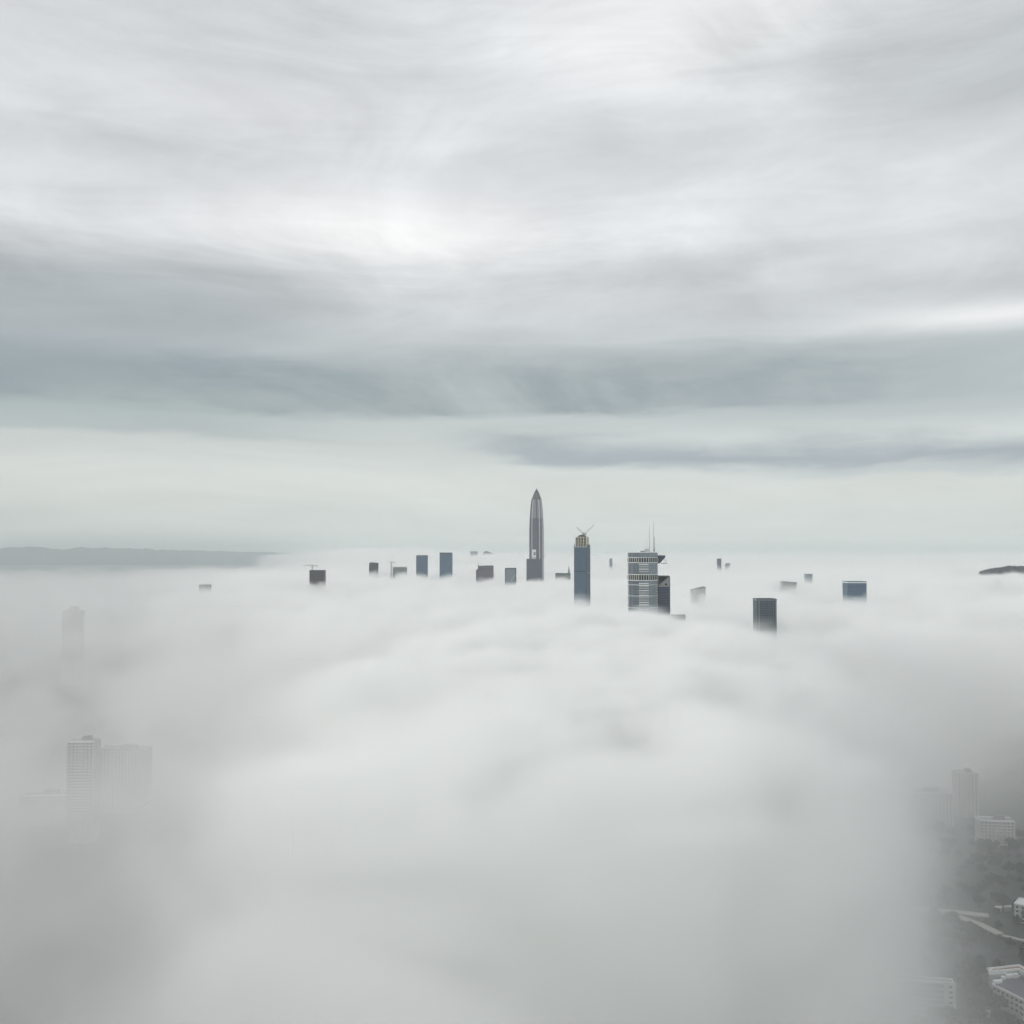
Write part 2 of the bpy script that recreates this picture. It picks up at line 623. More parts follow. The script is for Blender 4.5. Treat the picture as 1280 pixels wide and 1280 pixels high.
for i in range(8):
    a = pa_poly(W0 * .71)[i]
    m1 = pa_poly(W0 * .31)[i]
    V = [(a[0], a[1], zt(624.5)), (m1[0], m1[1], zt(615.5)), (0, 0, zt(611) + 1)]
    beam('crown_rib', V[0], V[1], 2.2, M['rib_dark'], cro)
    beam('crown_rib', V[1], V[2], 1.8, M['rib_dark'], cro, w2=.8)
beam('finial', (0, 0, zt(611.3)), (0, 0, zt(609.5)), 1.6, M['dark'], e0, 6, .5)
for py, hh in ((626.5, 7), (648, 5), (662, 5)):
    w = W0 * (.705 if py < 640 else .95 if py < 650 else 1.005) + 1.2
    prism('mechanical_band', pa_poly(w), zt(py) - hh, zt(py), M['rib_dark'], e0)
pan = block('hoarding', (6.6 * u, 1.4, 11.5 * u), (-1.9 * u, -W0 / 2 - 1.2, zt(692.8)), M['white'], e0)
pan['label'] = 'white hoarding over the unfinished facade'
block('opening', (2.6 * u, 1.0, 4.5 * u), (-1.5 * u, -W0 / 2 - 2.2, zt(692)), M['steel'], e0)
block('opening', (4.6 * u, 1.0, .9 * u), (-1.9 * u, -W0 / 2 - 2.2, zt(697.3)), M['rib_dark'], e0)
truss('hoist_arm', (W0 / 2, -W0 * .2, zt(697)), (W0 / 2 + 3.5 * u, -W0 * .2, zt(693.5)), 2.4, 5, M['steel'], e0)


def fins(e, w, dep, z0, z1, n, mat, t=.7, proud=.5, sides=False):
    for i in range(n):
        x = -w / 2 + w * (i + .5) / n
        block('mullion', (t, proud * 2, z1 - z0), (x, -dep / 2, (z0 + z1) / 2), mat, e)
    if sides:
        for i in range(max(3, n // 2)):
            yy = -dep / 2 + dep * (i + .5) / max(3, n // 2)
            for s in (-1, 1):
                block('mullion', (proud * 2, t, z1 - z0), (s * w / 2, yy, (z0 + z1) / 2), mat, e)


def office(label, px0, px1, py, d, dep, mat, trim, name='office_tower', rz=0.0, nf=6, cap=2.2, capmat=None, plant=None, bands=(), parapet=True):
    """a rectangular tower in the fog: body, roof cap, parapet, mullions, optional plant room and floor bands"""
    w = (px1 - px0) * px_m(d) / (abs(math.cos(rz)) + .25 * abs(math.sin(rz)))
    z = top_z(py, d + 0.0)
    e = empty(name, base_pt((px0 + px1) / 2, d + dep / 2), label, 'building', rz)
    prism('wall', [(-w / 2, -dep / 2), (w / 2, -dep / 2), (w / 2, dep / 2), (-w / 2, dep / 2)], 0, z - cap, mat, e)
    rf = block('roof', (w + 1.0, dep + 1.0, cap), (0, 0, z - cap / 2), capmat or trim, e)
    if parapet:
        for s in (-1, 1):
            block('parapet', (w + 1.0, .8, 1.4), (0, s * (dep / 2 + .1), z + .7), trim, e)
            block('parapet', (.8, dep - .6, 1.4), (s * (w / 2 + .1), 0, z + .7), trim, e)
    fins(e, w, dep, 0, z - cap - .3, nf, trim, .6, .4, True)
    for bz, bh, bm in bands:
        block('floor_band', (w + .9, dep + .9, bh), (0, 0, z - bz - bh / 2), bm, e)
    if plant:
        for fx, fw, fh in plant:
            block('plant_room', (w * fw, dep * .4, fh), (w * fx, dep * .1, z + fh / 2 + .01), trim, e)
    return e, w, z


# slab in front of the tallest tower
office('dark navy glass slab standing just in front of the tallest tower', 658.2, 677.5, 699, 4250, 36, M['navy_glass'], M['deep_blue'], nf=7, bands=((30, 1.6, M['navy_glass']),))

# --- the tower with the gold lantern crown and two cranes
D = 2400.0
u = px_m(D)
rz = R(-17)
e1 = empty('skyscraper', base_pt(727.6, D + 20), 'blue glass tower topped by an ivory lantern crown, still carrying roof cranes', 'skyscraper', rz)
w, dp = 17.8 * u, 30.0
zt = lambda py: top_z(py, D)
zs = zt(684)
prism('wall', [(-w / 2, -dp / 2), (w / 2 - 3, -dp / 2), (w / 2, -dp / 2 + 3), (w / 2, dp / 2), (-w / 2, dp / 2)], 0, zs, M['blue_glass'], e1,
      [(-w * .48, -dp * .48), (w * .48 - 3, -dp * .48), (w * .48, -dp * .48 + 3), (w * .48, dp * .48), (-w * .48, dp * .48)])
block('refuge_floor', (w * .80, 1.2, 3.6), (-w * .08, -dp * .492, zt(714)), M['deep_blue'], e1)
block('refuge_floor', (1.2, dp * .7, 3.6), (w * .49, 0, zt(716)), M['deep_blue'], e1)
for i in range(9):
    x = -w * .44 + w * .88 * i / 8
    block('mullion', (.55, .9, zs - 2), (x, -dp * .495, (zs - 2) / 2), M['deep_blue'], e1)
for i in range(6):
    yy = -dp * .4 + dp * .8 * i / 5
    block('mullion', (.9, .7, zs - 2), (w * .495, yy, (zs - 2) / 2), M['slate_glass'] if i % 2 else M['grey_blue'], e1)
# parapet teeth around the shoulder
for i in range(9):
    x = -w * .47 + w * .94 * i / 8
    hh = 8.5 if i in (0, 8) else 4.5
    block('shoulder_fin', (1.0, 1.0, hh), (x, -dp * .48, zs + hh / 2 - .5), M['pale'] if i not in (0, 8) else M['deep_blue'], e1)
for i in range(5):
    yy = -dp * .42 + dp * .84 * i / 4
    for s in (-1, 1):
        block('shoulder_fin', (1.0, 1.0, 6.5), (s * w * .478, yy, zs + 2.8), M['deep_blue'] if s > 0 else M['pale'], e1)
lw, ld, zl = w * .80, dp * .8, zt(671.2)
ln = block('lantern_core', (lw - 3, ld - 3, zl - zs), (0, 0, (zl + zs) / 2), M['pane'], e1)
for i in range(5):
    x = -lw / 2 + lw * i / 4
    block('lantern_column', (1.15, 1.15, zl - zs + 1), (x, -ld / 2, (zl + zs) / 2), M['ivory'], e1)
    block('lantern_column', (1.15, 1.15, zl - zs + 1), (x, ld / 2, (zl + zs) / 2), M['ivory'], e1)
for i in range(1, 4):
    yy = -ld / 2 + ld * i / 4
    for s in (-1, 1):
        block('lantern_column', (1.15, 1.15, zl - zs + 1), (s * lw / 2, yy, (zl + zs) / 2), M['ivory'], e1)
for f in (.0, .34, .62, .98):
    zz = zs + (zl - zs) * f
    for s in (-1, 1):
        block('lantern_rail', (lw, .9, .9), (0, s * ld / 2, zz), M['ivory'] if f in (.0, .98) else M['gold'], e1)
        block('lantern_rail', (.9, ld, .9), (s * lw / 2, 0, zz), M['ivory'] if f in (.0, .98) else M['gold'], e1)
for i in range(4):
    x = -lw / 2 + lw * (i + .5) / 4
    block('lantern_mullion', (.5, .5, zl - zs), (x, -ld / 2 + .6, (zl + zs) / 2), M['gold'], e1)
n = 20
cp = [(math.cos(2 * math.pi * i / n), math.sin(2 * math.pi * i / n)) for i in range(n)]
loft('dome_cap', [(ring(cp, lw * .40), zl - .5), (ring(cp, lw * .38), zl + 2.2), (ring(cp, lw * .24), zl + 4.6), (ring(cp, lw * .05), zl + 5.6)], M['dark'], e1)


def crane(loc, label, foot, tip, w, counter=None, group=None):
    """a luffing tower crane on a roof: mast, jib, cab, counterweight; loc is its foot in the world"""
    e = empty('tower_crane', loc, label, 'crane', 0, group)
    top = Vector(foot)
    truss('mast', (0, 0, 0), top, w, max(3, int(top.z / (w * 1.6))), M['mast'], e)
    block('cab', (w * 1.3, w * 1.2, w * 1.1), (top.x + w * .9, 0, top.z), M['mast'], e)
    tip = Vector(tip)
    truss('jib', top, tip, w * .7, max(4, int((tip - top).length / (w * 1.4))), M['mast'], e)
    cv = Vector(counter) if counter else top + Vector((-(tip - top).x * .22, 0, 0))
    beam('counter_jib', top, cv, w * .7, M['mast'], e)
    block('counterweight', (w * 1.2, w * 1.2, w * 1.4), (cv.x, cv.y, cv.z - w * .3), M['steel'], e)
    ap = top + Vector((0, 0, w * 2.4))
    beam('apex_post', top, ap, w * .4, M['mast'], e)
    beam('tie_rod', ap, tip.lerp(top, .12), w * .16, M['mast'], e)
    beam('tie_rod', ap, cv, w * .16, M['mast'], e)
    return e


o = base_pt(730, D + 20)
zc = zl + 4.8
c1 = Vector((base_pt(728.6, D + 20).x, D + 20, zc))
crane(c1, 'luffing crane on the ivory lantern crown with the shorter jib', (0, 0, 3.5), ((721 - 728.6) * u, 0, zt(659) - zc), 2.0)
c2 = Vector((base_pt(731.2, D + 20).x, D + 14, zc - 1.0))
crane(c2, 'luffing crane on the ivory lantern crown with the longer raised jib', (0, 0, 3.0), ((742.5 - 731.2) * u, 0, zt(655) - zc), 2.0)

# --- octagonal tower with white bands, helipad and masts
D = 1600.0
u = px_m(D)
zt = lambda py: top_z(py, D)
e2 = empty('skyscraper', base_pt(803.0, D + 23), 'octagonal steel blue tower with white window bands and tall roof masts', 'skyscraper')
xl, xm1, xm2, xr = (785.2 - 803) * u, (796 - 803) * u, (808.5 - 803) * u, (821.3 - 803) * u
yb = 46.0


def oct_poly(g=0.0):
    return [(xl - g, -8), (xm1 - g * .3, -23 - g), (xm2 + g * .3, -23 - g), (xr + g, -8), (xr + g, 9), (xm2 + g * .3, 23 + g), (xm1 - g * .3, 23 + g), (xl - g, 9)]


zr = zt(690.5)
OP = oct_poly()


def wall_face(name, a, b, z0, z1, mat, par):
    v = [(a[0], a[1], z0), (b[0], b[1], z0), (b[0], b[1], z1), (a[0], a[1], z1)]
    ins = [(x * .97, y * .97, z) for x, y, z in v]
    f = [(0, 1, 2, 3), (4, 7, 6, 5), (0, 4, 5, 1), (1, 5, 6, 2), (2, 6, 7, 3), (3, 7, 4, 0)]
    return mesh_obj(name, v + ins, f, mat, par)


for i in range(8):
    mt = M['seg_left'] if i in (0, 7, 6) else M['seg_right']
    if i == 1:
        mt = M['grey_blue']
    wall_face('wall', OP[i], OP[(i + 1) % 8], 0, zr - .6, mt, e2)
prism('roof', oct_poly(-.9), zr - 2.6, zr - .9, M['roofgrey'], e2)
prism('parapet', oct_poly(.5), zr - .6, zr + .5, M['white'], e2)
# full-width white string courses
for py, hh in ((696.8, .8), (703.4, 1.0), (718.2, 1.0), (725.6, 1.0), (731.2, .7), (745.2, .7), (760.0, .7)):
    prism('string_course', oct_poly(.45), zt(py) - hh / 2, zt(py) + hh / 2, M['white'], e2)
# arcades between string courses: dark openings and pale piers on the three seen faces
for za, zb in ((697.4, 702.7), (718.9, 725.0)):
    z0, z1 = zt(zb), zt(za)
    prism('arcade_recess', oct_poly(.12), z0, z1, M['pane'], e2)
    for i in (7, 0, 1, 2, 3):
        a, b2 = Vector(OP[i]), Vector(OP[(i + 1) % 8])
        nn = max(2, round((b2 - a).length / 4.2))
        ang = math.atan2(b2.y - a.y, b2.x - a.x)
        for q in range(nn + 1):
            p = a.lerp(b2, q / nn)
            block('arcade_pier', (.9, .9, z1 - z0 + .1), (p.x * 1.008, p.y * 1.008, (z0 + z1) / 2), M['pale'], e2, ang)
# pale balcony bands on the middle face
mw = xm2 - xm1
py = 705.2
zb = zt(705.5)
while zb > 120:
    ok = all(abs(zb - zt(q)) > 1.2 for q in (718.2, 725.6, 731.2, 745.2, 760.0)) and not (zt(725.6) < zb < zt(718.2))
    if ok:
        block('balcony_band', (mw * .98, 1.2, 1.35), ((xm1 + xm2) / 2, -23.4, zb), M['white'] if random.random() > .3 else M['pale'], e2)
    zb -= 3.7
zb = zt(733.5)
while zb > 140:
    a, b2 = Vector(OP[2]), Vector(OP[3])
    p = a.lerp(b2, .86)
    block('balcony_band', (3.8, 1.0, .9), (p.x, p.y - .5, zb), M['pale'], e2, math.atan2(b2.y - a.y, b2.x - a.x))
    zb -= 3.7
for i in (0, 2):
    a, b2 = Vector(OP[i]), Vector(OP[i + 1])
    for q in range(1, 7):
        p = a.lerp(b2, q / 7)
        block('mullion', (.35, .5, zt(726) - 0), (p.x, p.y - .15, zt(726) / 2), M['seg_left'] if i == 0 else M['seg_right'], e2, math.atan2(b2.y - a.y, b2.x - a.x))
# roof plant and masts
block('plant_room', (10, 10, 3.4), ((805 - 803) * u, 2, zr + 1.7 - .9), M['concrete'], e2)
block('plant_room', (6, 7, 6.5), ((808 - 803) * u, -2, zr + 2.3), M['pale'], e2)
for px, pyt, wd in ((812.0, 656.0, .9), (817.2, 652.0, 1.0), (806.6, 681.0, .9), (809.0, 675.0, .6), (811.0, 683.0, .8)):
    x = (px - 803) * u
    ms = beam('mast', (x, 0, zr - 1), (x, 0, zt(pyt) - 10), wd, M['mast'], e2, 6, wd * .6)
    beam('mast_tip', (x, 0, zt(pyt) - 10.05), (x, 0, zt(pyt)), wd * .55, M['mast'], ms, 6, wd * .3)
ms = beam('mast', ((818 - 803) * u, -4, zr - 1), ((818 - 803) * u, -4, zt(671)), .75, M['dark'], e2, 6, .5)
block('aerial', (1.8, .5, .5), ((818 - 803) * u, -4, zt(684)), M['dark'], ms)
block('aerial', (1.2, .5, 2.2), ((817.4 - 803) * u, -4, zt(687.5)), M['dark'], ms)
# helipad drum hung on the right corner
hp = [(math.cos(2 * math.pi * i / 24), math.sin(2 * math.pi * i / 24)) for i in range(24)]
hx = (825.0 - 803) * u
hd = loft('helipad', [([(hx - 3.0 + x * 3.0, y * 3.2) for x, y in hp], zt(704.5)), ([(hx + x * 8.6, y * 8.6) for x, y in hp], zt(697.0)),
          ([(hx + x * 8.9, y * 8.9) for x, y in hp], zt(694.6))], M['navy_glass'], e2)
prism('helipad_deck', [(hx + x * 9.2, y * 9.2) for x, y in hp], zt(694.5), zt(693.9), M['pale'], hd)
beam('strut', (hx + 6, -2, zt(698)), (hx + 10.5, -2, zt(703)), 1.2, M['pale'], hd)
block('walkway', (9, 2, .8), (hx + 7.0, 0, zt(704.4)), M['dark'], hd)
# the lower wing on its right
e3 = empty('office_tower', base_pt(828.2, D + 30), 'dark violet slab with sloping grey top against the octagonal tower', 'building')
sw, sdp = 14.2 * u, 26.0
zl3, zr3 = zt(734), zt(720.5)
prism('wall', [(-sw / 2, -sdp / 2), (sw / 2, -sdp / 2), (sw / 2, sdp / 2), (-sw / 2, sdp / 2)], 0, zl3, M['navy_glass'], e3)
mesh_obj('sloping_top', [(-sw / 2, -sdp / 2, zl3 + .02), (sw / 2, -sdp / 2, zl3 + .02), (sw / 2, sdp / 2, zl3 + .02), (-sw / 2, sdp / 2, zl3 + .02),
                         (-sw / 2, -sdp / 2, zl3 + 1), (sw / 2, -sdp / 2, zr3), (sw / 2, sdp / 2, zr3), (-sw / 2, sdp / 2, zr3)],
         [(0, 1, 2, 3), (0, 1, 5, 4), (1, 2, 6, 5), (2, 3, 7, 6), (3, 0, 4, 7), (4, 5, 6), (4, 6, 7)], M['concrete'], e3)
block('roof_edge', (sw + .8, sdp + .8, .8), (0, 0, zr3 + .42), M['pale'], e3)
block('end_fin', (1.0, sdp + .8, zr3), (sw / 2 + .2, 0, zr3 / 2), M['brown_glass'], e3)
mesh_obj('opening', [(3.2 + math.cos(a) * 2.0, -sdp / 2 - .25 - .2 * q, zt(731) + math.sin(a) * 1.8) for q in (0, 1) for a in [2 * math.pi * i / 14 for i in range(14)]],
         [tuple(range(14)), tuple(range(14, 28))] + [(i, (i + 1) % 14, 14 + (i + 1) % 14, 14 + i) for i in range(14)], M['pane'], e3)
for i in range(5):
    block('mullion', (.4, .6, zl3), (-sw / 2 + sw * (i + .5) / 5, -sdp / 2, zl3 / 2), M['deep_blue'], e3)

# --- other tops standing in the fog
e, w, z = office('grey roof barely breaking the fog beside the dark violet slab', 838, 856, 770.5, 1560, 22, M['teal_grey'], M['concrete'], rz=R(-8), nf=5)
beam('mast', (w * .45, 0, z), (w * .45, 0, z + 5), .5, M['dark'], e)
e, w, z = office('dark slate glass tower with a pale edge, alone in the fog', 943, 967.5, 749.5, 1800, 30, M['slate_glass'], M['slate_glass'], nf=9, cap=1.6, capmat=M['grey_blue'])
block('corner_strip', (1.3, 1.0, z - 2), (-w / 2 + 3.6, -15.2, (z - 2) / 2), M['grey_blue'], e)
block('corner_strip', (1.0, 1.0, z - 2), (w / 2 - 1.2, -15.2, (z - 2) / 2), M['grey_blue'], e)
e, w, z = office('squat blue glass block with a bright white roof edge', 1055.5, 1079.5, 727.5, 2300, 34, M['blue_glass'], M['blue_glass'], nf=8, cap=2.4, capmat=M['white'], bands=((9, 1.0, M['deep_blue']),))
office('shorter of two blue glass slabs standing side by side', 520.3, 534.8, 694.5, 3500, 28, M['blue_glass'], M['deep_blue'], nf=6, rz=R(5), cap=2.6, capmat=M['grey_blue'])
office('taller of two blue glass slabs standing side by side', 550.3, 565.0, 691.2, 3450, 30, M['blue_glass'], M['deep_blue'], nf=6, rz=R(-7), cap=3.0, capmat=M['deep_blue'])
e, w, z = office('black brown glass block with a crane on its roof', 388.3, 406.3, 713.4, 3000, 32, M['brown_glass'], M['brown_glass'], nf=7, cap=2.5, bands=((14, 1.2, M['dark']), (26, 1.2, M['dark'])))
o = base_pt(389.4, 3006)
crane(Vector((o.x + 1.5, 3012, z)), 'flat topped crane above the black brown block', (0, 0, top_z(707.2, 3000) - z), (-11.3 * px_m(3000), 0, top_z(706.6, 3000) - z), 2.7,
      counter=(6 * px_m(3000), 0, top_z(707.2, 3000) - z))
e, w, z = office('thin dark rooftop with an aerial, just clear of the fog', 461.5, 473, 704, 3900, 24, M['brown_glass'], M['brown_glass'], nf=4, rz=R(10), plant=((-.15, .4, 3),))
beam('aerial', (w * .2, 0, z), (w * .2, 0, z + 14), 1.1, M['dark'], e, 4, .5)
e, w, z = office('pale roof frame mostly sunk in the fog', 491.5, 508.5, 709.3, 3900, 26, M['teal_grey'], M['concrete'], nf=5)
for i in range(6):
    block('roof_post', (.9, .9, 4), (-w / 2 + w * i / 5, -12, z + 3.2), M['steel'], e)
o = base_pt(488.6, 3900)
crane(Vector((o.x, 3915, 150)), 'hammerhead crane on a mast rising from the fog', (0, 0, top_z(703, 3900) - 150), (-5 * px_m(3900), 0, top_z(702.4, 3900) - 150), 3.0,
      counter=(4 * px_m(3900), 0, top_z(703, 3900) - 150))
e, w, z = office('broad mauve clad block with a mast at its corner', 597.5, 616.8, 707.8, 3600, 34, M['mauve'], M['mauve'], nf=8, plant=((.2, .5, 2.4),), bands=((10, 1.5, M['brown_glass']),))
beam('mast', (-w * .47, -10, z), (-w * .47, -10, top_z(702.4, 3600)), 2.0, M['dark'], e, 6, 1.2)
block('annex', (w * .12, 20, z - 12), (-w * .565, 0, (z - 12) / 2), M['mauve'], e)
e, w, z = office('small grey blue block with a slanting pale canopy', 631.3, 645.2, 710.5, 3400, 26, M['grey_blue'], M['deep_blue'], nf=5, cap=2.6, capmat=M['deep_blue'])
beam('canopy', (w * .02, -14, z - 40), (w * .44, -14, z - 22), 2.6, M['pale'], e)
block('corner_strip', (3.2, 1.0, z - 3), (w / 2 - 1.8, -13.2, (z - 3) / 2), M['deep_blue'], e)
block('corner_strip', (2.0, 1.0, z - 3), (-w / 2 + 1.2, -13.2, (z - 3) / 2), M['deep_blue'], e)
e, w, z = office('hazy teal grey block with a small pyramid spire', 694.3, 713, 717, 3700, 34, M['teal_grey'], M['teal_grey'], nf=6, rz=R(-6), cap=3, capmat=M['slate_glass'])
prism('spire', [(w * .5 - 9, -4), (w * .5 - 1, -4), (w * .5 - 1, 4), (w * .5 - 9, 4)], z, top_z(707.5, 3700), M['teal_grey'], e, [(w * .5 - 5.3, -.3), (w * .5 - 4.7, -.3), (w * .5 - 4.7, .3), (w * .5 - 5.3, .3)])


def wedge(label, px0, px1, pyl, pyr, d, dep, mat, edge):
    """a tower whose roof slopes along its length"""
    wd = (px1 - px0) * px_m(d)
    e = empty('office_tower', base_pt((px0 + px1) / 2, d + dep / 2), label, 'building')
    z0, z1 = top_z(pyl, d), top_z(pyr, d)
    v = [(-wd / 2, -dep / 2, 0), (wd / 2, -dep / 2, 0), (wd / 2, dep / 2, 0), (-wd / 2, dep / 2, 0),
         (-wd / 2, -dep / 2, z0), (wd / 2, -dep / 2, z1), (wd / 2, dep / 2, z1), (-wd / 2, dep / 2, z0)]
    f = [(0, 1, 2, 3), (4, 5, 6, 7), (0, 1, 5, 4), (1, 2, 6, 5), (2, 3, 7, 6), (3, 0, 4, 7)]
    mesh_obj('wall', v, f, mat, e)
    for s in (-1, 1):
        beam('roof_edge', (-wd / 2 - .5, s * dep / 2, z0 + .6), (wd / 2 + .5, s * dep / 2, z1 + .6), 1.9, edge, e)
    beam('roof_edge', (-wd / 2, -dep / 2, z0 + .6), (-wd / 2, dep / 2, z0 + .6), 1.6, edge, e)
    block('corner_post', (1.4, 1.4, z0), (-wd / 2, -dep / 2 - .2, z0 / 2), edge, e)
    for i in range(5):
        x = -wd / 2 + wd * (i + .5) / 5
        zz = z0 + (z1 - z0) * (i + .5) / 5 - 1.2
        block('mullion', (.5, .7, zz), (x, -dep / 2, zz / 2), edge, e)
    return e


wedge('pale wedge shaped roof with a dark edge, sunk in the fog', 863, 880.5, 738, 734, 2250, 26, M['pale'], M['steel'])
wedge('dark tilted rooftop poking out of the fog behind the slate tower', 976.5, 993.5, 727.0, 728.5, 2700, 28, M['brown_glass'], M['dark'])
e, w, z = office('ghostly grey tower almost lost in the fog', 1006, 1014, 718, 3400, 22, M['grey_blue'], M['grey_blue'], nf=3)
e, w, z = office('tiny distant navy block alone above the horizon fog', 896.4, 901, 698.6, 5600, 22, M['navy_glass'], M['navy_glass'], nf=3)
e, w, z = office('tiny distant rooftop low beside the tiny navy block', 907, 912, 704.5, 5600, 22, M['grey_blue'], M['deep_blue'], nf=3)
e, w, z = office('tiny far tower tip standing between the lantern crowned tower and the octagonal tower', 762, 765.2, 698.5, 5800, 16, M['grey_blue'], M['deep_blue'], nf=2)
e, w, z = office('low mast topped roof near the dark navy hilltop', 1241.5, 1248.5, 727.5, 2600, 16, M['brown_glass'], M['steel'], nf=3)
for i, hh in ((-.4, 9), (0, 11), (.42, 7)):
    beam('mast', (w * i, 0, z), (w * i, 0, z + hh), .9, M['steel'], e)
e, w, z = office('sliver of grey roof alone in the fog near the far hill range', 251, 263, 731.5, 2900, 26, M['brown_glass'], M['concrete'], nf=4)
e, w, z = office('faint stepped silhouette of a tower deep in the fog', 82, 104, 764, 2300, 26, M['pale'], M['pale'], nf=5, plant=((0, .45, 10),))
o = base_pt(590, 5200)
e, w, z = office('distant grey roof line beside the small dark peak', 588, 597, 689.3, 9300, 20, M['grey_blue'], M['steel'], nf=3)


# --- apartment towers seen dimly through the thin fog below
def apartments(label, px0, px1, py, d, dep, rz=0.0, mat=None, slab=None, floors=None, group=None):
    w = (px1 - px0) * px_m(d)
    z = top_z(py, d)
    e = empty('apartment_tower', base_pt((px0 + px1) / 2, d + dep / 2), label, 'building', rz, group)
    mat = mat or M['apartment']
    slab = slab or M['concrete']
    prism('wall', [(-w / 2, -dep / 2), (w / 2, -dep / 2), (w / 2, dep / 2), (-w / 2, dep / 2)], 0, z, mat, e)
    nfl = max(2, int(z / 3.1))
    for i in range(1, nfl + 1):
        block('floor_slab', (w + .9, dep + .9, .45), (0, 0, z * i / nfl - .1), slab, e)
    pm = M['pale']
    nb = max(3, int(w / 4))
    for i in range(nb + 1):
        block('pier', (.8, .9, z - .5), (-w / 2 + w * i / nb, -dep / 2 - .2, (z - .5) / 2), pm, e)
    nb2 = max(2, int(dep / 5))
    for i in range(nb2 + 1):
        for s in (-1, 1):
            block('pier', (.9, .8, z - .5), (s * (w / 2 + .2), -dep / 2 + dep * i / nb2, (z - .5) / 2), pm, e)
    block('parapet', (w + .6, .5, 1.5), (0, -dep / 2, z + .9), slab, e)
    block('parapet', (w + .6, .5, 1.5), (0, dep / 2, z + .9), slab, e)
    block('roof', (w - .4, dep - .6, .4), (0, 0, z + .36), M['concrete'], e)
    block('lift_house', (w * .3, dep * .3, 4.5), (w * .12, 0, z + 2.85), M['concrete'], e)
    return e


apartments('tall white banded apartment tower veiled by thin fog', 93, 125, 928, 1060, 20, R(4), slab=M['white'])
apartments('broad apartment slab fading into fog beside the white banded tower', 128, 190, 938, 1180, 18, R(-4))
apartments('low long apartment block with close white floor lines', 34, 92, 995, 1130, 16, R(3), slab=M['white'])
apartments('dim low apartment block with floor lines in the fog behind the flyover', 1122, 1182, 992, 1130, 18, R(-5), slab=M['pale'])
apartments('dim narrow apartment tower just behind the block beside dark trees', 1190, 1214, 968, 1160, 16, R(-3), slab=M['pale'])
apartments('dim apartment slab with white floor lines near the dark trees', 1217, 1258, 1027, 1050, 14, R(-8), slab=M['white'])

# ------------------------------------------------------------------ the clearing: roads, low buildings, trees
def strip(name, pts, width, z, mat, label):
    """a road ribbon with a little thickness"""
    V, Fc = [], []
    n = len(pts)
    for i, p in enumerate(pts):
        a = Vector(pts[max(0, i - 1)][:2])
        b2 = Vector(pts[min(n - 1, i + 1)][:2])
        t2 = (b2 - a).normalized()
        nn = Vector((-t2.y, t2.x))
        zz = z if len(p) < 3 else p[2]
        for s, q in ((1, 0), (-1, 0), (-1, -1), (1, -1)):
            V.append((p[0] + nn.x * s * width / 2, p[1] + nn.y * s * width / 2, zz + q * min(.9, zz - .004)))
    for i in range(n - 1):
        for j in range(4):
            k2 = (j + 1) % 4
            Fc.append((i * 4 + j, i * 4 + k2, i * 4 + 4 + k2, i * 4 + 4 + j))
    Fc += [(0, 1, 2, 3), tuple(range(4 * n - 4, 4 * n))]
    return tag(mesh_obj(name, V, Fc, mat), label, kind='structure')


def gpts(seq, z):
    return [(ground_at(px, py, z).x, ground_at(px, py, z).y, z) for px, py in seq]


r1 = strip('road', gpts([(1120, 1133), (1168, 1137), (1200, 1140), (1236, 1144)], 6.0), 8.5, 6, M['road'], 'pale concrete flyover curving through the clearing')
r2 = strip('road', gpts([(1176, 1139), (1200, 1146), (1225, 1155), (1250, 1167)], 5.2), 7.5, 5.2, M['road'], 'pale concrete ramp leaving the flyover')
r3 = strip('road', gpts([(1252, 1168.5), (1275, 1174), (1310, 1181)], 3.0), 4.0, 3, M['road'], 'narrow pale path beyond the ramp')
for i, (px, py) in enumerate(((1180, 1138.4), (1205, 1140.6), (1228, 1143.2), (1210, 1149.5), (1235, 1159.5))):
    p = ground_at(px, py, 5)
    block('pier', (1.6, 1.6, 4.3), (p.x, p.y, 2.1), M['concrete'], r1 if i < 3 else r2)
strip('road', gpts([(1010, 1300), (1100, 1250), (1195, 1203), (1260, 1190), (1330, 1186)], .12), 11, .12, M['asphalt'], 'dark street between the white terraced house and the flyover')


